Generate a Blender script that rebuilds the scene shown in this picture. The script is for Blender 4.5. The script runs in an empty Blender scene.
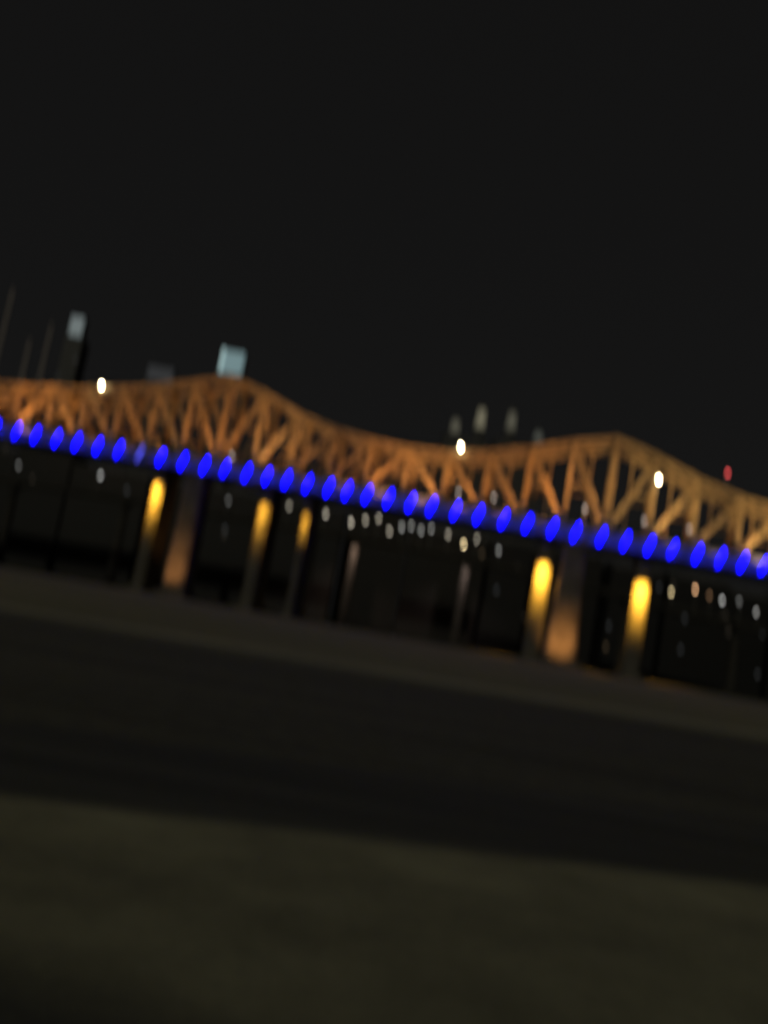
import bpy, bmesh, math, random
from mathutils import Vector, Matrix
random.seed(7)
sc = bpy.context.scene
C = sc.collection
R = math.radians

# ------------------------------------------------------------------ materials
def nodes(m):
    m.use_nodes = True
    return m.node_tree.nodes, m.node_tree.links, m.node_tree.nodes['Principled BSDF']

def mat(name, col, rough=.7, metal=0., var=.35, scale=.4, bump=.0, col2=None, detail=6):
    """noise-varied surface: object coordinates, two tones of the same stuff"""
    m = bpy.data.materials.new(name)
    n, l, b = nodes(m)
    tc = n.new('ShaderNodeTexCoord')
    nz = n.new('ShaderNodeTexNoise'); nz.inputs['Scale'].default_value = scale
    nz.inputs['Detail'].default_value = detail; nz.inputs['Roughness'].default_value = .65
    l.new(tc.outputs['Object'], nz.inputs['Vector'])
    cr = n.new('ShaderNodeValToRGB')
    c1 = tuple(max(0, c*(1-var)) for c in col) + (1,)
    c2 = (tuple(col2) if col2 else tuple(min(1, c*(1+var)) for c in col)) + (1,)
    cr.color_ramp.elements[0].position = .35; cr.color_ramp.elements[0].color = c1
    cr.color_ramp.elements[1].position = .68; cr.color_ramp.elements[1].color = c2
    l.new(nz.outputs['Fac'], cr.inputs['Fac'])
    l.new(cr.outputs['Color'], b.inputs['Base Color'])
    b.inputs['Roughness'].default_value = rough
    b.inputs['Metallic'].default_value = metal
    if bump:
        bp = n.new('ShaderNodeBump'); bp.inputs['Strength'].default_value = bump
        n2 = n.new('ShaderNodeTexNoise'); n2.inputs['Scale'].default_value = scale*9; n2.inputs['Detail'].default_value = 8
        l.new(tc.outputs['Object'], n2.inputs['Vector'])
        l.new(n2.outputs['Fac'], bp.inputs['Height']); l.new(bp.outputs['Normal'], b.inputs['Normal'])
    return m

def emit(name, col, s):
    m = bpy.data.materials.new(name)
    n, l, b = nodes(m)
    b.inputs['Base Color'].default_value = (.02, .02, .02, 1)
    b.inputs['Emission Color'].default_value = col + (1,)
    b.inputs['Emission Strength'].default_value = s
    return m

M = {}
M['steel'] = mat('bridge_steel', (.38, .275, .14), .6, 0, .5, .16, .0, detail=9)
M['deck'] = mat('deck_concrete', (.20, .19, .18), .85, 0, .3, .15)
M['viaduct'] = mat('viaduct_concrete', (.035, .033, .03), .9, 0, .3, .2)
M['girder'] = mat('girder_paint', (.10, .12, .38), .6, 0, .3, .2)
M['concrete'] = mat('pier_concrete', (.10, .09, .07), .85, 0, .35, .16, .3, detail=9)
M['concrete_dark'] = mat('old_pier_concrete', (.12, .10, .08), .9, 0, .4, .2, .3, detail=9)
M['housing'] = mat('lamp_housing', (.05, .05, .055), .5, .6, .2, 2)
M['blue'] = emit('blue_lens', (.0011, .0003, 1.0), 20.0)
M['blue_pale'] = emit('pale_blue_lens', (.10, .10, 1.0), 2.)
M['white'] = emit('white_lamp_glass', (1, .86, .55), 60)
M['flood'] = emit('flood_glass', (1, .45, .10), 1.5)
M['flood_y'] = emit('yellow_flood_glass', (1, .55, .06), 3)
M['red'] = emit('red_beacon_glass', (1, .10, .10), 6)
M['deck_lamp'] = emit('deck_lamp_glass', (.95, .8, .7), 5)
M['pole'] = mat('galvanised_pole', (.25, .25, .25), .5, .6, .2, 1)
M['tower'] = mat('tower_cladding', (.07, .07, .075), .6, 0, .3, .05)
M['mast'] = mat('mast_paint', (.42, .37, .36), .7, 0, .2, .1)

def facade(name, col, seed):
    """dark office wall with a grid of unlit panes"""
    m = bpy.data.materials.new(name)
    n, l, b = nodes(m)
    tc = n.new('ShaderNodeTexCoord')
    br = n.new('ShaderNodeTexBrick')
    br.offset = 0
    br.inputs['Scale'].default_value = 1
    br.inputs['Brick Width'].default_value = 3.4; br.inputs['Row Height'].default_value = 3.6
    br.inputs['Mortar Size'].default_value = .7
    mp = n.new('ShaderNodeMapping'); mp.inputs['Rotation'].default_value = (R(90), 0, 0)
    l.new(tc.outputs['Object'], mp.inputs['Vector'])
    l.new(mp.outputs['Vector'], br.inputs['Vector'])
    br.inputs['Color1'].default_value = (.008, .008, .01, 1)
    br.inputs['Color2'].default_value = (.011, .011, .013, 1)
    br.inputs['Mortar'].default_value = col + (1,)
    l.new(br.outputs['Color'], b.inputs['Base Color'])
    b.inputs['Roughness'].default_value = .55
    return m
FAC = [facade('dark_brick_facade', (.012, .010, .009), 1), facade('dark_concrete_facade', (.013, .013, .013), 2),
       facade('dark_stone_facade', (.010, .010, .012), 3), facade('tower_facade', (.10, .10, .105), 4)]

# ground materials
def ground_mat(name, col, col2, s1, s2, rough=.9, bump=.35, stretch=None):
    m = bpy.data.materials.new(name)
    n, l, b = nodes(m)
    tc = n.new('ShaderNodeTexCoord')
    a = n.new('ShaderNodeTexNoise'); a.inputs['Scale'].default_value = s1; a.inputs['Detail'].default_value = 8
    c = n.new('ShaderNodeTexNoise'); c.inputs['Scale'].default_value = s2; c.inputs['Detail'].default_value = 10
    c.inputs['Roughness'].default_value = .7
    for q in (a, c): l.new(tc.outputs['Object'], q.inputs['Vector'])
    if stretch:
        mp = n.new('ShaderNodeMapping'); mp.inputs['Rotation'].default_value = (0, 0, R(-8)); mp.inputs['Scale'].default_value = stretch
        l.new(tc.outputs['Object'], mp.inputs['Vector']); l.new(mp.outputs['Vector'], a.inputs['Vector'])
    mx = n.new('ShaderNodeMix'); mx.data_type = 'FLOAT'; mx.inputs[0].default_value = .5
    l.new(a.outputs['Fac'], mx.inputs[2]); l.new(c.outputs['Fac'], mx.inputs[3])
    cr = n.new('ShaderNodeValToRGB')
    cr.color_ramp.elements[0].position = .36; cr.color_ramp.elements[0].color = col + (1,)
    cr.color_ramp.elements[1].position = .64; cr.color_ramp.elements[1].color = col2 + (1,)
    l.new(mx.outputs[0], cr.inputs['Fac']); l.new(cr.outputs['Color'], b.inputs['Base Color'])
    b.inputs['Roughness'].default_value = rough
    bp = n.new('ShaderNodeBump'); bp.inputs['Strength'].default_value = bump; bp.inputs['Distance'].default_value = .05
    l.new(c.outputs['Fac'], bp.inputs['Height']); l.new(bp.outputs['Normal'], b.inputs['Normal'])
    return m
M['grass'] = ground_mat('rough_grass', (.115, .108, .058), (.205, .19, .10), .02, .6)
M['asphalt'] = ground_mat('old_asphalt', (.040, .040, .034), (.075, .074, .062), .12, 3)
M['pavement'] = ground_mat('pale_concrete', (.17, .17, .11), (.32, .315, .20), .25, 4)
M['pave_old'] = ground_mat('worn_concrete', (.13, .13, .10), (.24, .24, .185), .3, 4)
M['path'] = ground_mat('path_gravel', (.18, .175, .13), (.30, .285, .21), .1, 2)
M['verge'] = ground_mat('dark_verge', (.020, .020, .014), (.10, .096, .066), .5, 1.2, stretch=(.03, 1, 1))
M['water'] = mat('river_water', (.006, .008, .010), .12, 0, .2, .02, .25)

# ------------------------------------------------------------------ mesh helpers
def obj(name, bm, m, parent=None):
    me = bpy.data.meshes.new(name)
    bmesh.ops.recalc_face_normals(bm, faces=bm.faces)
    bm.to_mesh(me); bm.free()
    if m: me.materials.append(m)
    o = bpy.data.objects.new(name, me); C.objects.link(o)
    if parent is not None: o.parent = parent
    return o

def box(bm, x0, x1, y0, y1, z0, z1):
    vs = [bm.verts.new((x, y, z)) for x in (x0, x1) for y in (y0, y1) for z in (z0, z1)]
    for f in ((0,1,3,2), (4,6,7,5), (0,4,5,1), (2,3,7,6), (0,2,6,4), (1,5,7,3)):
        bm.faces.new([vs[i] for i in f])

def bar(bm, a, b, w, d, up=(0, 1, 0)):
    """box bar from a to b, w wide in the plane, d deep along 'up'"""
    a = Vector(a); b = Vector(b); ax = (b-a)
    if ax.length < 1e-5: return
    ax.normalize(); u = Vector(up); u = (u - ax*u.dot(ax))
    if u.length < 1e-4: u = ax.orthogonal()
    u.normalize(); s = ax.cross(u)
    vs = []
    for p in (a, b):
        for i, j in ((-1,-1), (1,-1), (1,1), (-1,1)):
            vs.append(bm.verts.new(p + s*(w/2*i) + u*(d/2*j)))
    for f in ((0,1,2,3), (7,6,5,4), (0,4,5,1), (1,5,6,2), (2,6,7,3), (3,7,4,0)):
        bm.faces.new([vs[i] for i in f])

def laced(bm, a, b, w, d):
    """built-up member: two channels with zig-zag lacing, in the truss plane"""
    a = Vector(a); b = Vector(b); ax = (b-a); L = ax.length; ax.normalize()
    s = ax.cross(Vector((0, 1, 0))).normalized()
    t = w*.27
    for q in (-1, 1):
        bar(bm, a + s*q*(w/2-t/2), b + s*q*(w/2-t/2), t, d)
    n = max(2, int(L/(w*1.3)))
    for i in range(n):
        p = a + ax*(L*i/n); r = a + ax*(L*(i+1)/n); q = 1 if i % 2 else -1
        for yy in (-d/2+.06, d/2-.06):
            bar(bm, p + s*q*(w/2-t) + Vector((0, yy, 0)), r - s*q*(w/2-t) + Vector((0, yy, 0)), .22, .1)

def cyl(bm, a, b, r0, r1=None, n=12):
    a = Vector(a); b = Vector(b); r1 = r0 if r1 is None else r1
    ax = (b-a).normalized(); s = ax.orthogonal().normalized(); t = ax.cross(s)
    A = [bm.verts.new(a + (s*math.cos(i*2*math.pi/n) + t*math.sin(i*2*math.pi/n))*r0) for i in range(n)]
    B = [bm.verts.new(b + (s*math.cos(i*2*math.pi/n) + t*math.sin(i*2*math.pi/n))*r1) for i in range(n)]
    for i in range(n):
        bm.faces.new((A[i], A[(i+1) % n], B[(i+1) % n], B[i]))
    bm.faces.new(A[::-1]); bm.faces.new(B)

def ball(bm, c, r, sz=1.):
    bmesh.ops.create_icosphere(bm, subdivisions=2, radius=r, matrix=Matrix.Translation(c) @ Matrix.Diagonal((1, 1, sz, 1)))

def thing(name, label, cat, loc=(0, 0, 0), rz=0., group=None):
    o = bpy.data.objects.new(name, None); C.objects.link(o)
    o.empty_display_size = .5
    o.location = loc; o.rotation_euler = (0, 0, rz)
    o['label'] = label; o['category'] = cat
    if group: o['group'] = group
    return o

def structure(name, bm, m, kind='structure'):
    o = obj(name, bm, m); o['kind'] = kind; return o

def dup(root, loc, rz=None, label=None, swap=None):
    r = root.copy(); C.objects.link(r); r.location = loc
    if rz is not None: r.rotation_euler = (0, 0, rz)
    if label: r['label'] = label
    for ch in list(root.children):
        c = ch.copy(); C.objects.link(c); c.parent = r
        if swap and ch.name.split('.')[0] in swap:
            c.data = c.data.copy(); c.data.materials.clear(); c.data.materials.append(swap[ch.name.split('.')[0]])
        for g in ch.children:
            d = g.copy(); C.objects.link(d); d.parent = c
    return r

def poly(pts, z):
    bm = bmesh.new(); bm.faces.new([bm.verts.new((x, y, z)) for x, y in pts]); return bm

ORD = ['first','second','third','fourth','fifth','sixth','seventh','eighth','ninth','tenth','eleventh','twelfth',
 'thirteenth','fourteenth','fifteenth','sixteenth','seventeenth','eighteenth']
def place_words(i, n):
    """i counted from the left of n"""
    if i == 0: return 'leftmost'
    if i == n-1: return 'rightmost'
    if i < n/2: return ORD[i] + ' from left'
    return ORD[n-1-i] + ' from right'

# ------------------------------------------------------------------ ground, river
RX = 3000
structure('ground', poly([(-4000, -600), (4000, -600), (4000, 60), (4000, 446), (-4000, 446)], 0), M['grass'])
structure('river', poly([(-6000, 440), (6000, 440), (6000, 9000), (-6000, 9000)], -.6), M['water'])
structure('far_bank', poly([(-4000, 548), (4000, 548), (4000, 8500), (-4000, 8500)], .2), M['verge'])
# river path beyond the road
structure('path', poly([(-400, 38), (-90, 70), (-23, 77), (45, 88), (120, 96), (500, 128), (500, 138), (120, 105), (42, 96), (-23, 84), (-90, 77), (-400, 46)], .008), M['path'])
# verge and road (dark) between path and pavement
structure('verge', poly([(-400, 38), (-90, 66), (-22, 72), (45, 80), (120, 90), (500, 120), (500, -20), (-400, -20)], .004), M['verge'])
# road: one sheet of dark asphalt whose near side is an old pale concrete lane, worn into it without a kerb
top = [(-60, 2.6), (-30, 10.2), (-5.9, 16.6), (9.6, 20.4), (30, 25.1), (80, 36)]
bot = [(-60, -6), (-20, 14.5), (-3.1, 9.9), (-.3, 9.0), (3, 7.9), (12, 5), (80, -14)]
def interp(P, x):
    for (xa, ya), (xb, yb) in zip(P, P[1:]):
        if xa <= x <= xb: return ya + (yb-ya)*(x-xa)/(xb-xa)
    return P[-1][1] if x > P[-1][0] else P[0][1]
def sm(a, b, v):
    t = min(1, max(0, (v-a)/(b-a))); return t*t*(3-2*t)
bm = bmesh.new()
NX, NY = 150, 120
X = [-34 + 84*i/NX for i in range(NX+1)]
grid = []
for a in range(NX+1):
    y0, y1 = 2., 22 + .28*(X[a]+14)
    grid.append([bm.verts.new((X[a], y0 + (y1-y0)*b/NY, .012)) for b in range(NY+1)])
for a in range(NX):
    for b in range(NY): bm.faces.new((grid[a][b], grid[a+1][b], grid[a+1][b+1], grid[a][b+1]))
vals = []
for v in bm.verts:
    dt = interp(top, v.co.x) - v.co.y; db = v.co.y - interp(bot, v.co.x)
    edge_tone = .80 + .55*sm(0, 1.2, dt)*(1-sm(1.0, 3.6, dt))      # a paler strip along the far edge
    vals.append(sm(-.2, 1.3, dt)*sm(-1.2, 1.0, db)*edge_tone)
o = structure('road', bm, None)
at_ = o.data.attributes.new('concrete', 'FLOAT', 'POINT')
for k, q in enumerate(vals): at_.data[k].value = q
def road_mat():
    m = bpy.data.materials.new('asphalt_to_concrete'); n, l, b = nodes(m)
    tc = n.new('ShaderNodeTexCoord')
    def noise(sc_, det, stretch=None):
        q = n.new('ShaderNodeTexNoise'); q.inputs['Scale'].default_value = sc_; q.inputs['Detail'].default_value = det; q.inputs['Roughness'].default_value = .68
        if stretch:
            mp = n.new('ShaderNodeMapping'); mp.inputs['Rotation'].default_value = (0, 0, R(-14)); mp.inputs['Scale'].default_value = stretch
            l.new(tc.outputs['Object'], mp.inputs['Vector']); l.new(mp.outputs['Vector'], q.inputs['Vector'])
        else: l.new(tc.outputs['Object'], q.inputs['Vector'])
        return q
    def ramp(q, c1, c2, p1=.36, p2=.66):
        cr = n.new('ShaderNodeValToRGB'); cr.color_ramp.elements[0].position = p1; cr.color_ramp.elements[1].position = p2
        cr.color_ramp.elements[0].color = c1+(1,); cr.color_ramp.elements[1].color = c2+(1,); l.new(q.outputs['Fac'], cr.inputs['Fac']); return cr
    tracks = noise(.5, 5, (.06, 1, 1)); fine = noise(5, 10); patch = noise(.35, 7)
    asp = ramp(tracks, (.026, .027, .022), (.062, .062, .050)); con = ramp(patch, (.175, .168, .108), (.29, .28, .18))
    at = n.new('ShaderNodeAttribute'); at.attribute_name = 'concrete'
    mul = n.new('ShaderNodeMath'); mul.operation = 'MULTIPLY_ADD'; l.new(fine.outputs['Fac'], mul.inputs[0]); mul.inputs[1].default_value = .5; mul.inputs[2].default_value = -.25
    msk = n.new('ShaderNodeMath'); msk.operation = 'ADD'; l.new(at.outputs['Fac'], msk.inputs[0]); l.new(mul.outputs[0], msk.inputs[1])
    mx = n.new('ShaderNodeMix'); mx.data_type = 'RGBA'; l.new(msk.outputs[0], mx.inputs[0]); l.new(asp.outputs[0], mx.inputs[6]); l.new(con.outputs[0], mx.inputs[7])
    l.new(mx.outputs[2], b.inputs['Base Color']); b.inputs['Roughness'].default_value = .85
    bp = n.new('ShaderNodeBump'); bp.inputs['Strength'].default_value = .5; bp.inputs['Distance'].default_value = .03
    l.new(fine.outputs['Fac'], bp.inputs['Height']); l.new(bp.outputs['Normal'], b.inputs['Normal'])
    return m
o.data.materials.clear(); o.data.materials.append(road_mat())

# ------------------------------------------------------------------ bridge frame
A = R(-11.3)
ORG = Vector((19.05, 411., 0.))
DX = Vector((math.cos(A), math.sin(A), 0)); DY = Vector((-math.sin(A), math.cos(A), 0))
def BP(u, w, z): return ORG + DX*u + DY*w + Vector((0, 0, z))
def lampz(u): return 62.0 - .0295*u
def dz(u): return lampz(u) + 1.5           # roadway level
TOP = [(-300, 90), (-271, 90.5), (-234, 91), (-207, 92.5), (-174, 95.5), (-148, 99.5), (-130, 104), (-105, 110), (-87, 104.5), (-69, 96.5),
       (-43, 89.5), (-18, 87), (1, 87), (19, 89), (37, 93), (50, 97), (65, 101.5), (80, 104.5), (94, 100.5), (107, 94.5), (125, 88), (146, 83), (172, 80), (200, 79)]
def tz(u): return interp(TOP, u)
P = 18.5; U0 = -105.
nod = [U0 + P*k for k in range(-9, 16)]
W = 22.

bridge = thing('cantilever_bridge', 'long steel cantilever truss bridge lit orange, with two peaks above its deck', 'bridge', ORG, A)
def part(name, bm, m): return obj(name, bm, m, bridge)

for w in (0, W):
    bm = bmesh.new()
    for a, b in zip(nod, nod[1:]):
        bar(bm, (a-.3, w, tz(a)), (b+.3, w, tz(b)), 1.5, 1.3)
        bar(bm, (a, w, tz(a)-2.1), (b, w, tz(b)-2.1), .5, .7)
    part('top_chord', bm, M['steel'])
    bm = bmesh.new()
    bar(bm, (nod[0], w, dz(nod[0])+.2), (nod[-1], w, dz(nod[-1])+.2), 1.5, 1.3)
    part('bottom_chord', bm, M['steel'])
    for i, u in enumerate(nod):
        bm = bmesh.new(); tower = abs(u-U0) < 1 or abs(u-(U0+10*P)) < 1
        laced(bm, (u, w, dz(u)), (u, w, tz(u)), 2.6 if tower else 1.7, 1.2)
        part('vertical_post', bm, M['steel'])
    for a, b in zip(nod, nod[1:]):
        m = (a+b)/2
        upright = (U0 < m < U0+5*P) or m > U0+10*P or m < U0-5*P
        bm = bmesh.new()
        p, q = ((a, w, dz(a)), (b, w, tz(b))) if upright else ((b, w, dz(b)), (a, w, tz(a)))
        laced(bm, p, q, 2.0, 1.1)
        part('diagonal_brace', bm, M['steel'])
        bm = bmesh.new()
        mz = (p[2]+q[2])/2
        x2 = q[0]
        bar(bm, (m, w, mz), (x2, w, mz), .55, .5)
        part('sub_strut', bm, M['steel'])
        if w > 0: bm = bmesh.new(); bar(bm, (m, w, dz(m)), (m, w, tz(m)), .75, .7); part('sub_vertical', bm, M['steel'])
for u in nod:
    bm = bmesh.new()
    bar(bm, (u, 0, tz(u)-.3), (u, W, tz(u)-.3), 1.0, 1.0, (0, 0, 1))
    zb = dz(u)+9.5
    bar(bm, (u, 0, zb), (u, W, zb), .9, 1.2, (0, 0, 1))
    if tz(u)-zb > 5:
        bar(bm, (u, 0, zb), (u, W, tz(u)-1), .6, .6, (1, 0, 0)); bar(bm, (u, W, zb), (u, 0, tz(u)-1), .6, .6, (1, 0, 0))
    part('sway_frame', bm, M['steel'])
    bm = bmesh.new()
    bar(bm, (u, -3.2, dz(u)-2.2), (u, W+3.2, dz(u)-2.2), .7, 2.2, (0, 0, 1))
    part('floor_beam', bm, M['girder'])
for a, b in zip(nod, nod[1:]):
    bm = bmesh.new()
    bar(bm, (a, 0, tz(a)), (b, W, tz(b)), .6, .5, (0, 0, 1)); bar(bm, (a, W, tz(a)), (b, 0, tz(b)), .6, .5, (0, 0, 1))
    part('top_lateral_brace', bm, M['steel'])
UE0, UE1 = -620., 520.
bm = bmesh.new(); bar(bm, (UE0, W/2, dz(UE0)-.6), (UE1, W/2, dz(UE1)-.6), W+6.6, .7, (0, 0, 1)); part('deck_slab', bm, M['deck'])
for w in (-2.6, W+2.6):
    bm = bmesh.new()
    bar(bm, (UE0, w, dz(UE0)-3.3), (UE1, w, dz(UE1)-3.3), 4.4, .35)
    bar(bm, (UE0, w, dz(UE0)-5.6), (UE1, w, dz(UE1)-5.6), .35, 1.1)
    n = int((UE1-UE0)/6)
    for i in range(n):
        u = UE0 + 6*i+1
        box(bm, u, u+.18, w-.45, w+.45, dz(u)-5.4, dz(u)-1.2)
    part('fascia_girder', bm, M['girder'])
    bm = bmesh.new()
    for hh in (.5, .95, 1.35): bar(bm, (UE0, w, dz(UE0)+hh-.2), (UE1, w, dz(UE1)+hh-.2), .09, .09)
    for i in range(int((UE1-UE0)/3)):
        u = UE0+3*i; box(bm, u, u+.12, w-.06, w+.06, dz(u)-.25, dz(u)+1.15)
    part('railing', bm, M['pole'])

# ------------------------------------------------------------------ lights (real lamps)
def spot(loc, target, power, col, size=R(110), blend=.9, soft=.6):
    L = bpy.data.lights.new('flood', 'SPOT'); L.energy = power; L.color = col; L.spot_size = size; L.spot_blend = blend
    L.shadow_soft_size = soft
    o = bpy.data.objects.new('flood_lamp_light', L); C.objects.link(o)
    o.location = loc; d = Vector(target)-Vector(loc)
    o.rotation_euler = d.to_track_quat('-Z', 'Y').to_euler()
    return o

# orange floodlights on outriggers below the truss: part of the bridge
def flood_fix(u, w, z, tilt, parent, glass):
    s = 1 if tilt > 0 else -1
    bm = bmesh.new()
    box(bm, u-.7, u+.7, w-.4, w+.4, z-.9, z-.2)
    bar(bm, (u, w, z-.5), (u, -2.9, z-.6), .3, .4, (0, 0, 1))
    f = obj('floodlight', bm, M['housing'], parent)
    bm = bmesh.new(); box(bm, u-.6, u+.6, w-.32, w+.32, z-.195, z-.15)
    obj('lens', bm, glass, f)

for i, (a, b) in enumerate(zip(nod, nod[1:])):
    u = (a+b)/2
    e = random.choice([.5, .75, 1.0, 1.2, 1.6])
    tint = random.choice([(1, .42, .12), (1, .52, .20), (1, .46, .15)]) if u < 80 else (1, .64, .26)
    hgt = tz(u)-dz(u)
    flood_fix(u, -13, dz(u)-5.5, 1, bridge, M['flood'])
    spot(BP(u, -13, dz(u)-5.2), BP(u, 1.5, dz(u)+hgt*.60), (50000 if u < 40 else 56000)*e*(hgt/35)**.5, tint, R(73), 1.)
    if i % 2 == 0:
        spot(BP(u, 9, dz(u)+2.2), BP(u, W-1, dz(u)+hgt*.6), 4500, (1, .38, .10), R(130))
        bm = bmesh.new(); box(bm, u-.6, u+.6, 8.4, 9.6, dz(u)-.24, dz(u)+1.7)
        f = part('median_floodlight', bm, M['housing'])

# blue lamps along the deck edge ------------------------------------
def blue_lamp(label, loc):
    t = thing('deck_lamp', label, 'lamp', loc, A, 'blue lamps along the bridge deck')
    lean = R(20)
    rot = Matrix.Rotation(lean, 4, 'Y')
    bm = bmesh.new(); box(bm, -.5, .5, .36, .75, -3.1, 3.1)
    bmesh.ops.bevel(bm, geom=bm.edges[:], offset=.12, segments=2, affect='EDGES', clamp_overlap=True)
    bm.transform(rot); obj('housing', bm, M['housing'], t)
    bm = bmesh.new(); box(bm, -.5, .5, -.4, .35, -3.8, 3.8)
    bmesh.ops.bevel(bm, geom=[e for e in bm.edges], offset=.38, segments=3, affect='EDGES', clamp_overlap=True)
    bm.transform(rot); obj('lens', bm, M['blue'], t)
    bm = bmesh.new(); bar(bm, (0, .3, 1.2), (0, 1.0, 1.2), .3, .3, (0, 0, 1)); bar(bm, (0, .3, -1.2), (0, 1.0, -1.2), .3, .3, (0, 0, 1))
    obj('bracket', bm, M['housing'], t)
    return t
BLUE_U = [-222.2, -210.3, -199.6, -187.9, -176.8, -165.3, -154.0, -142.7, -131.6, -120.0, -108.6, -98.3, -87.1, -77.0, -67.1, -56.7, -46.4, -37.4, -27.8, -17.5, -7.1, 2.7, 13.8, 24.3, 35.7, 46.4, 57.5, 67.6, 78.9, 89.2, 99.4, 109.1, 119.5, 129.0, 138.0, 146.5]   # metres along the deck
first = None
nb = 36
for k in range(nb):
    u = BLUE_U[k]
    lab = 'blue glowing lamp on the deck edge, %s in the bridge row' % place_words(k, nb)
    if k == 7: lab = 'paler, whiter blue lamp on the deck edge, ' + place_words(k, nb) + ' in the row'
    loc = BP(u, -3.9, lampz(u)-.9)
    if first is None: first = blue_lamp(lab, loc)
    else: dup(first, loc, A, lab, {'lens': M['blue_pale']} if k == 7 else None)

# white lamps and beacon on the truss --------------------------------
def truss_lamp(name, label, cat, u, z, zbase, m, r, group=None):
    t = thing(name, label, cat, BP(u, -.4, zbase), A, group)
    H = z-zbase
    bm = bmesh.new(); cyl(bm, (0, 0, 0), (0, 0, H), .22, .15); bar(bm, (0, 0, H-.15), (0, -1.6, H), .2, .2); obj('pole', bm, M['pole'], t)
    bm = bmesh.new(); bmesh.ops.create_cone(bm, cap_ends=True, segments=14, radius1=r*1.25, radius2=.25, depth=r*.9, matrix=Matrix.Translation((0, -1.6, H+r*.8)))
    obj('lamp_shade', bm, M['housing'], t)
    bm = bmesh.new(); ball(bm, (0, -1.6, H), r, 1.3); obj('bulb', bm, m, t)
    return t
truss_lamp('floodlight', 'bright white lamp on the top chord, left of the left peak', 'lamp', -171.6, 97, 95.8, M['white'], .65)
truss_lamp('floodlight', 'bright white lamp on the top chord, low point between both peaks', 'lamp', 11, 90.5, 88, M['white'], .65)
truss_lamp('floodlight', 'bright white lamp high on the truss web, right of the right peak', 'lamp', 99.4, 88, 84, M['white'], .65)
truss_lamp('warning_beacon', 'small red warning beacon on a short mast above the right truss', 'beacon', 127.6, 95, 87, M['red'], .55)
dl = [(-96.5, 71, 'left of the left peak foot'), (70, 70.2, 'left of the right peak foot'), (95.7, 68.6, 'just right of the right peak foot'), (114.8, 68.0, 'farthest right on the deck'), (13.5, 69.3, 'below the low chord midspan'), (29.6, 69.4, 'right of midspan')]
for u, z, s in dl:
    t = thing('street_lamp', 'faint whitish deck lamp on a thin post, ' + s, 'street lamp', BP(u, -1.5, dz(u)-.2), A, 'small lamps on the bridge deck')
    H = z-dz(u)
    bm = bmesh.new(); cyl(bm, (0, 0, 0), (0, 0, H), .16, .1, 8); bar(bm, (0, 0, H), (0, -1.4, H+.2), .12, .12); obj('pole', bm, M['pole'], t)
    bm = bmesh.new(); ball(bm, (0, -1.5, H+.1), .5, .6); obj('lamp_head', bm, M['deck_lamp'], t)

# ------------------------------------------------------------------ piers of the bridge
def pier(name, label, u, w0, w1, wid, ztop, m, capw=1.2, group='bridge piers', flare=1.12):
    t = thing(name, label, 'bridge pier', BP(u, 0, 0), A, group)
    bm = bmesh.new()
    def ring(z, k):
        a = wid/2*k; y0, y1 = w0-(k-1)*3, w1+(k-1)*3; c = min(a, 1.6)
        return [bm.verts.new(v) for v in ((-a+c, y0, z), (a-c, y0, z), (a, y0+c, z), (a, y1-c, z), (a-c, y1, z), (-a+c, y1, z), (-a, y1-c, z), (-a, y0+c, z))]
    R0 = ring(0, flare); prev = R0
    for z, k in ((ztop*.3, 1+(flare-1)*.5), (ztop*.65, 1.02), (ztop-2, 1.0)):
        r = ring(z, k)
        for i in range(8): bm.faces.new((prev[i], prev[(i+1) % 8], r[(i+1) % 8], r[i]))
        prev = r
    bm.faces.new(prev); bm.faces.new(R0[::-1])
    obj('shaft', bm, m, t)
    bm = bmesh.new(); a = wid/2*capw; box(bm, -a, a, w0-1.2, w1+1.2, ztop-2.003, ztop)
    bmesh.ops.bevel(bm, geom=bm.edges[:], offset=.3, segments=2, affect='EDGES'); obj('cap', bm, m, t)
    bm = bmesh.new(); a = wid/2*flare*1.35; box(bm, -a, a, w0-3, w1+3, -.5, 2.2)
    bmesh.ops.bevel(bm, geom=bm.edges[:], offset=.4, segments=2, affect='EDGES'); obj('footing', bm, m, t)
    return t
YC = (1, .50, .045)
def ytop(u): return dz(u)-6
for u, wid, e, s in ((-133, 5.8, 1.7, 'leftmost yellow lit concrete pier under the left truss peak'),
                  (-77.5, 5.8, .6, 'yellow lit concrete pier right of the left truss peak'),
                  (-56.5, 3.6, .85, 'slim yellow lit concrete column right of the left peak, narrower than its neighbours'),
                  (56, 6.8, 2.3, 'bright yellow lit concrete pier left of the right truss peak'),
                  (99, 6.8, 2.4, 'rightmost bright yellow lit concrete pier under the right peak')):
    t = pier('bridge_pier', s, u, 1.5, W-1.5, wid, ytop(u), M['concrete'])
    z = ytop(u) - (3.5 if u > 0 else 0)
    bm = bmesh.new(); box(bm, -1.2, 1.2, -9.6, -8.6, z-5.8, z-4.9); bar(bm, (0, -9, z-5.2), (0, 1.0, z-1.2), .3, .3, (0, 0, 1))
    f = obj('floodlight', bm, M['housing'], t)
    spot(BP(u, -9.1, z-6.1), BP(u, 2.0, z-15.5), 180000*e, YC, R(66), 1., .5) if wid > 5 else spot(BP(u, -9.1, z-6.1), BP(u, 2.0, z-15), 130000*e, YC, R(50), 1., .5)
t = pier('bridge_pier', 'broad dim brown pier between the two left yellow piers', -113.5, -2, 12, 9.5, ytop(-113.5), M['concrete_dark'], flare=1.25)
t = pier('bridge_pier', 'broad dim brown pier between the two right yellow piers', 68.5, -2, 12, 10.5, ytop(68.5), M['concrete_dark'], flare=1.45)
spot(BP(-113.5, -20, 3.), BP(-113.5, -3, 16), 26000, (1, .45, .14), R(65), 1, .6)
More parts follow.
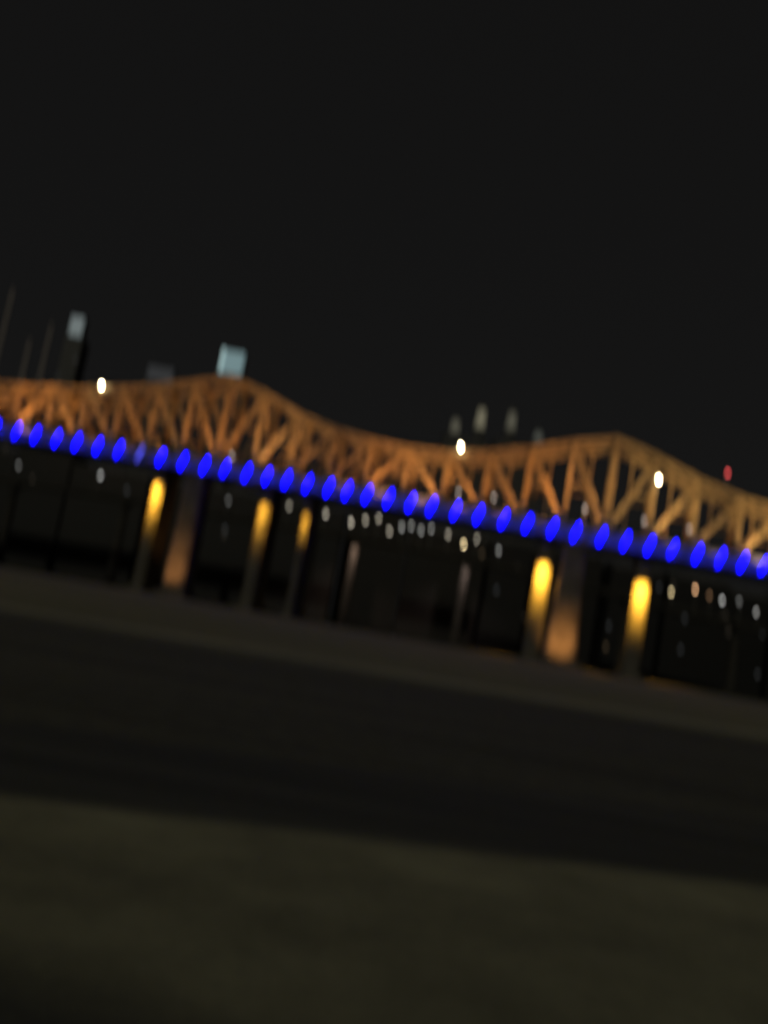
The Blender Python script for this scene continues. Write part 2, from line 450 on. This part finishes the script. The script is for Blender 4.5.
spot(BP(68.5, -20, 3.), BP(68.5, -3, 12), 40000, (1, .45, .12), R(65), 1, .6)
for u in (-113.5, 68.5):
    t = thing('ground_floodlight', 'small ground floodlight at the foot of the broad %s brown pier' % ('left' if u < 0 else 'right'), 'floodlight', BP(u, -21, 0), A)
    bm = bmesh.new(); box(bm, -.6, .6, -.4, .4, 1.6, 2.4); obj('housing', bm, M['housing'], t)
    bm = bmesh.new(); cyl(bm, (0, 0, 0), (0, 0, 1.6), .15); obj('post', bm, M['pole'], t)
for i, u in enumerate((-250, -330, -410, -490, -570, 190, 265, 340, 415, 490)):
    pier('bridge_pier', 'unlit concrete approach pier, %s beyond the %s truss end' % (ORD[i % 5], 'left' if u < 0 else 'right'), u, 1.5, W-1.5, 5, ytop(u), M['concrete_dark'])

# ------------------------------------------------------------------ viaduct behind
VD = [(-700, 50), (-230, 53), (-100, 55), (0, 56), (75, 54), (140, 50), (200, 45.5), (300, 41), (700, 30)]
def vz(x): return interp(VD, x)
via = thing('road_viaduct', 'dark concrete road viaduct carrying street lamps behind the bridge', 'viaduct', (0, 565, 0))
bm = bmesh.new()
for (xa, za), (xb, zb) in zip(VD, VD[1:]):
    bar(bm, (xa, 0, za-1), (xb, 0, zb-1), 2.2, 14)
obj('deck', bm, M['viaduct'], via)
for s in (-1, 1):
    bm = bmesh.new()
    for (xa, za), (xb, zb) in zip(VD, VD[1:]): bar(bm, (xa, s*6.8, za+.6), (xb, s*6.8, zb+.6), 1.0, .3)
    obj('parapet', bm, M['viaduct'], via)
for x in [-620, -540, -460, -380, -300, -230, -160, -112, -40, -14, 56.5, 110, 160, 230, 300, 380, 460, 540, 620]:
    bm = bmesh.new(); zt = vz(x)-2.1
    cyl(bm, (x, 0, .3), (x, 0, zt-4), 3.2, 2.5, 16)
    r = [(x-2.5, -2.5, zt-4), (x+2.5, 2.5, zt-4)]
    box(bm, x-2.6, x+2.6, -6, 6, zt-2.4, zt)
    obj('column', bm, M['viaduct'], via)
for x, p, c in ((-14, 26000, (1, .68, .5)), (56.5, 17000, (1, .75, .65)), (110, 1200, (1, .7, .5))):
    spot((x, 553, vz(x)-3.5), (x, 563, vz(x)-16), p, c, R(90), .9, .5)
    bm = bmesh.new(); box(bm, x-.6, x+.6, -12.6, -11.6, vz(x)-3, vz(x)-2.2); bar(bm, (x, -12, vz(x)-2.6), (x, -6.5, vz(x)-2.0), .3, .3, (0, 0, 1))
    obj('floodlight', bm, M['housing'], via)

LC = {'w': ((1, .9, .72), 1.), 'y': ((1, .78, .42), 1.), 'o': ((1, .55, .28), 1.), 'g': ((.75, .75, .72), 1.)}
lampmat = {}
def lm(c, s):
    k = (c, s)
    if k not in lampmat: lampmat[k] = emit('lamp_glass_%s' % {'w': 'white', 'y': 'cream', 'o': 'orange', 'g': 'grey'}[c], LC[c][0], s)
    return lampmat[k]
V = [(-229.3, 62.5, 'g', 1.2, 'at the left edge, under the fourth blue lamp'), (-178.1, 65.3, 'g', 4.5, 'alone left of the leftmost yellow pier'), (-96.9, 63.9, 'g', 1.2, 'between the two left yellow piers'),
 (-59, 67.2, 'w', 3, 'beside the slim yellow column'), (-35.6, 66.3, 'w', 4.5, 'first right of the slim yellow column'), (-19.1, 63.9, 'w', 6, 'above the slim brownish column'),
 (-10.5, 66.8, 'w', 4, 'right of the slim brownish column'), (-2.5, 69.2, 'w', 4, 'tallest in the dense middle cluster'), (5.5, 62.6, 'w', 4, 'lowest in the dense middle cluster'),
 (12.5, 66.6, 'g', 4, 'middle of the dense row'), (18.4, 68.2, 'g', 3, 'right of the middle cluster'), (24.8, 66.7, 'g', 3.5, 'dimmer, right of the middle cluster'), (31, 68.8, 'g', 3, 'faint, near the low chord midspan'),
 (41.9, 67.1, 'w', 3.5, 'left of the brightest cream lamp'), (52.5, 62.7, 'y', 14, 'brightest cream one, over the dim middle column'), (60.1, 67.4, 'w', 3, 'right of the brightest cream one'), (74.6, 62.8, 'g', 3, 'standing alone before the bright right piers'),
 (184.8, 56, 'y', 7, 'bright cream, right of the rightmost yellow pier'), (199.4, 60.4, 'o', 9, 'orange, second right of the yellow pier'), (216.9, 56.6, 'g', 5, 'third right of the yellow pier'), (238.8, 53, 'g', 3, 'at the right edge of the view'),
 (208.6, 58.2, 'o', 1.2, 'faint orange, among the right group'), (227.5, 57.8, 'g', 1.4, 'faint grey, second from the right edge')]
for x, z, c, s, where in V:
    y = 559.
    b = vz(x)+.1
    t = thing('street_lamp', 'street lamp on the far viaduct, ' + where, 'street lamp', (x, y, b), 0, 'street lamps on the viaduct')
    H = z-b
    bm = bmesh.new(); cyl(bm, (0, 0, 0), (0, 0, H), .2, .12, 8); bar(bm, (0, 0, H), (0, 1.8, H+.4), .14, .14); obj('pole', bm, M['pole'], t)
    bm = bmesh.new(); bar(bm, (0, 1.2, H+.5), (0, 3.0, H+.7), .8, .3, (0, 0, 1)); obj('lamp_head', bm, M['housing'], t)
    bm = bmesh.new(); ball(bm, (0, 2.1, H-.1), .75, .9); obj('bulb', bm, lm(c, s), t)

# ------------------------------------------------------------------ skyline
wm = {}
def wmat(kind):
    if kind not in wm:
        wm[kind] = emit('lit_window_%s' % kind, {'warm': (1, .7, .4), 'grey': (.8, .85, .9), 'dim': (1, .8, .6)}[kind], {'warm': .10, 'grey': .07, 'dim': .035}[kind])
    return wm[kind]
win_me = None
def building(x0, x1, y0, dep, H, label, n_win=8, setback=None, kind=0, roof='flat', name='office_building'):
    """body from x0..x1 with front at y0; lit windows are separate parts"""
    cx = (x0+x1)/2; wd = x1-x0
    t = thing(name, label, 'building', (cx, y0, .2))
    bm = bmesh.new(); box(bm, -wd/2, wd/2, 0, dep, 0, H)
    fl = 3.6
    for k in range(int(H/fl/4)):       # string courses
        z = k*fl*4 + 3; box(bm, -wd/2-.25, wd/2+.25, -.25, dep+.25, z, z+.5)
    obj('wall', bm, FAC[kind], t)
    bm = bmesh.new(); box(bm, -wd/2-.6, wd/2+.6, -.6, dep+.6, H, H+1.2)
    if roof == 'flat':
        box(bm, -wd*.22, wd*.1, dep*.3, dep*.6, H+1.2, H+4.5); cyl(bm, (wd*.28, dep*.4, H+1.2), (wd*.28, dep*.4, H+4), 1.6)
    elif roof == 'gable':
        vs = [bm.verts.new(v) for v in ((-wd/2, 0, H+1.2), (wd/2, 0, H+1.2), (wd/2, dep, H+1.2), (-wd/2, dep, H+1.2), (-wd/2, dep/2, H+7), (wd/2, dep/2, H+7))]
        for f in ((0,1,5,4), (2,3,4,5), (0,4,3), (1,2,5)): bm.faces.new([vs[i] for i in f])
    obj('roof', bm, M['tower'], t)
    cols = max(2, int(wd/5.1)); rws = max(2, int(H/fl)-1)
    used = set()
    for i in range(n_win):
        c, r = random.randrange(cols), random.randrange(max(1, int(rws*.25)), rws)
        if (c, r) in used: continue
        used.add((c, r))
        x = -wd/2 + (c+.5)*wd/cols; z = r*fl + 1.2
        bm = bmesh.new(); box(bm, x-1.1, x+1.1, -.34, -.26, z, z+2)
        obj('window', bm, wmat(random.choice(['warm', 'grey', 'dim', 'dim'])), t)
    return t

# named towers with lit tops, beyond the bridge
def crown(t, x0, x1, y0, y1, z0, z1, m, name='lit_crown'):
    bm = bmesh.new(); n = max(3, int((x1-x0)/3.2)); st = (x1-x0)/n
    for i in range(n): box(bm, x0+i*st+.15, x0+(i+1)*st-.15, y0, y1, z0, z1)
    return obj(name, bm, m, t)
t = building(-351, -333, 900, 24, 236, 'slender dark tower with a small grey lit top, far left', 3, kind=3, roof='none', name='skyscraper')
crown(t, -6.5, 6.5, -1.2, 8, 238.6, 258, emit('pale_grey_sign', (.80, .95, .95), .17))
bm = bmesh.new(); box(bm, -6.8, 6.8, 1, 12, 238, 259); obj('penthouse', bm, M['tower'], t)
t = building(-194, -163, 900, 30, 226, 'broad dark tower with a bright cyan lit top, above the left peak', 3, kind=3, roof='none', name='skyscraper')
crown(t, -10, 11, -1.2, 8, 228, 251, emit('pale_cyan_sign', (.62, .95, 1.), .24))
bm = bmesh.new(); box(bm, -12.2, -10.2, -2.0, 1, 227.6, 252); obj('lit_corner_strip', bm, emit('cyan_strip', (.7, 1, 1), .6), t)
bm = bmesh.new(); box(bm, -12.6, 11.4, 1.2, 14, 227.5, 253); obj('penthouse', bm, M['tower'], t)
t = building(-264, -232, 900, 28, 205, 'dark tower with a faint grey top, just left of the cyan one', 3, kind=3, roof='none', name='skyscraper')
crown(t, -13, 13, -1.2, 6, 207, 221, emit('faint_grey_sign', (.85, .9, 1), .03))
bm = bmesh.new(); box(bm, -13.4, 13.4, .6, 12, 206, 222); obj('penthouse', bm, M['tower'], t)
ye = emit('cream_lantern_glass', (1., .92, .62), .14); ye2 = emit('dim_lantern_glass', (.9, .95, .8), .07); ye1 = emit('mid_lantern_glass', (1., .95, .7), .075)
def lantern_tower(x0, x1, H, label, lan):
    t = building(x0, x1, 900, 30, H, label, 3, kind=3, roof='none', name='skyscraper')
    cx = (x0+x1)/2
    for x, z0, z1, m in lan:
        bm = bmesh.new()
        cyl(bm, (x-cx, 6, z0), (x-cx, 6, z1), 5.2, 4.2, 10)
        o = obj('lantern', bm, m, t)
        bm = bmesh.new(); cyl(bm, (x-cx, 6, H+1.2), (x-cx, 6, z0), 5.8, 5.8, 10); obj('turret', bm, M['tower'], t)
        bm = bmesh.new(); cyl(bm, (x-cx, 6, z1), (x-cx, 6, z1+7), 5.0, .2, 10); obj('turret_roof', bm, M['tower'], t)
lantern_tower(46, 92, 205, 'dark tower with two pale yellow lit turrets above the midspan', [(56.5, 209, 222, ye1), (81, 218, 238, ye)])
lantern_tower(98, 152, 208, 'dark tower with dim pale lit turrets, left of the right peak', [(96+16.5, 222, 240, ye1), (142, 215, 224, ye2)])
for x, zt, s in ((-416, 276, 'tallest, at the left edge'), (-369, 246, 'rightmost of three'), (-387, 226, 'shortest, between the others')):
    t = thing('radio_mast', 'faint grey lattice mast above the left truss, ' + s, 'mast', (x, 905, .2), 0, 'faint masts at the left')
    bm = bmesh.new(); q = 2.0
    for a, b in ((-1, -1), (1, -1), (1, 1), (-1, 1)): bar(bm, (a*q, b*q, 0), (a*q*.4, b*q*.4, zt), .5, .5)
    n = int(zt/7)
    for i in range(n):
        z0, z1 = zt*i/n, zt*(i+1)/n; k0, k1 = q*(1-.6*i/n), q*(1-.6*(i+1)/n)
        bar(bm, (-k0, -k0, z0), (k1, -k1, z1), .35, .3); bar(bm, (k0, -k0, z0), (-k1, -k1, z1), .35, .3)
    obj('lattice', bm, M['mast'], t)
    bm = bmesh.new(); cyl(bm, (0, 0, zt), (0, 0, zt+5), .25, .1); obj('antenna', bm, M['mast'], t)

# low waterfront blocks: the dark mass below the deck
x = -620; i = 0
mat_w = ['brick', 'concrete', 'stone']; rf = ['gable', 'flat', 'flat']
seen = {}
while x < 560:
    wd = random.choice([30, 36, 44, 52, 40]); kd = random.randrange(3); r = random.choice(['flat', 'flat', 'gable'])
    y = random.choice([610, 625, 640])
    cap = 4 + (lampz((x+wd/2-19)*.67)-11)*y/420.
    H = cap*random.uniform(.86, 1.0)
    px_like = 'left third' if x < -130 else ('middle' if x < 110 else 'right third')
    cols_ = 'dark %s block, %s roof' % (mat_w[kd], 'pitched' if r == 'gable' else 'flat')
    seen[px_like] = seen.get(px_like, 0) + 1
    building(x, x+wd, y, 34, H, cols_ + ', %s along the waterfront in the %s' % (ORD[seen[px_like]-1], px_like), 7 if x > 150 else 2, kind=kd, roof=r)
    x += wd + random.choice([.8, 2, 4]); i += 1

# ------------------------------------------------------------------ sky and night light
w = bpy.data.worlds.new('World'); sc.world = w; w.use_nodes = True
n, l = w.node_tree.nodes, w.node_tree.links
bg = n['Background']
sky = n.new('ShaderNodeTexSky'); sky.sky_type = 'NISHITA'; sky.sun_disc = False
sky.sun_elevation = R(38); sky.sun_rotation = R(200)
hs = n.new('ShaderNodeHueSaturation'); hs.inputs['Saturation'].default_value = .1; hs.inputs['Value'].default_value = .0003
l.new(sky.outputs['Color'], hs.inputs['Color'])
ad = n.new('ShaderNodeMix'); ad.data_type = 'RGBA'; ad.blend_type = 'ADD'; ad.inputs[0].default_value = 1
ad.inputs[6].default_value = (.0056, .0055, .0054, 1)
l.new(hs.outputs['Color'], ad.inputs[7])
l.new(ad.outputs[2], bg.inputs['Color']); bg.inputs['Strength'].default_value = 1.
S = bpy.data.lights.new('ground_fill', 'SUN'); S.energy = .36; S.angle = R(3); S.color = (1, .96, .72)  # added dim warm fill that lights the ground, in place of unseen lamps
so = bpy.data.objects.new('ground_fill_light', S); C.objects.link(so)
so.rotation_euler = (R(52), 0, R(-20))

# ------------------------------------------------------------------ camera
cam = bpy.data.cameras.new('camera'); co = bpy.data.objects.new('camera', cam); C.objects.link(co)
cam.sensor_fit = 'VERTICAL'; cam.sensor_height = 36.; cam.lens = 905/1024*36
cam.clip_start = .1; cam.clip_end = 20000
roll = math.atan(.178); pitch = R(7.0912)
F = Vector((0, math.cos(pitch), math.sin(pitch))); X0 = Vector((1, 0, 0)); Y0 = X0.cross(F)
Xc = math.cos(roll)*X0 + math.sin(roll)*Y0; Yc = -math.sin(roll)*X0 + math.cos(roll)*Y0
mw = Matrix((( Xc.x, Yc.x, -F.x, 0), (Xc.y, Yc.y, -F.y, 0), (Xc.z, Yc.z, -F.z, 4.), (0, 0, 0, 1)))
co.matrix_world = mw
cam.dof.use_dof = True
cam.dof.focus_distance = 1.4
cam.dof.aperture_fstop = 1.35
cam.dof.aperture_ratio = 2.0
sc.camera = co
vs = sc.view_settings
vs.view_transform = 'Standard'; vs.look = 'None'; vs.exposure = 0; vs.gamma = 1; vs.use_curve_mapping = False
sc.cycles.use_denoising = True
sc.cycles.max_bounces = 4; sc.cycles.diffuse_bounces = 2; sc.cycles.glossy_bounces = 2
sc.cycles.sample_clamp_indirect = 4
sc.cycles.use_light_tree = True
sc.render.film_transparent = False
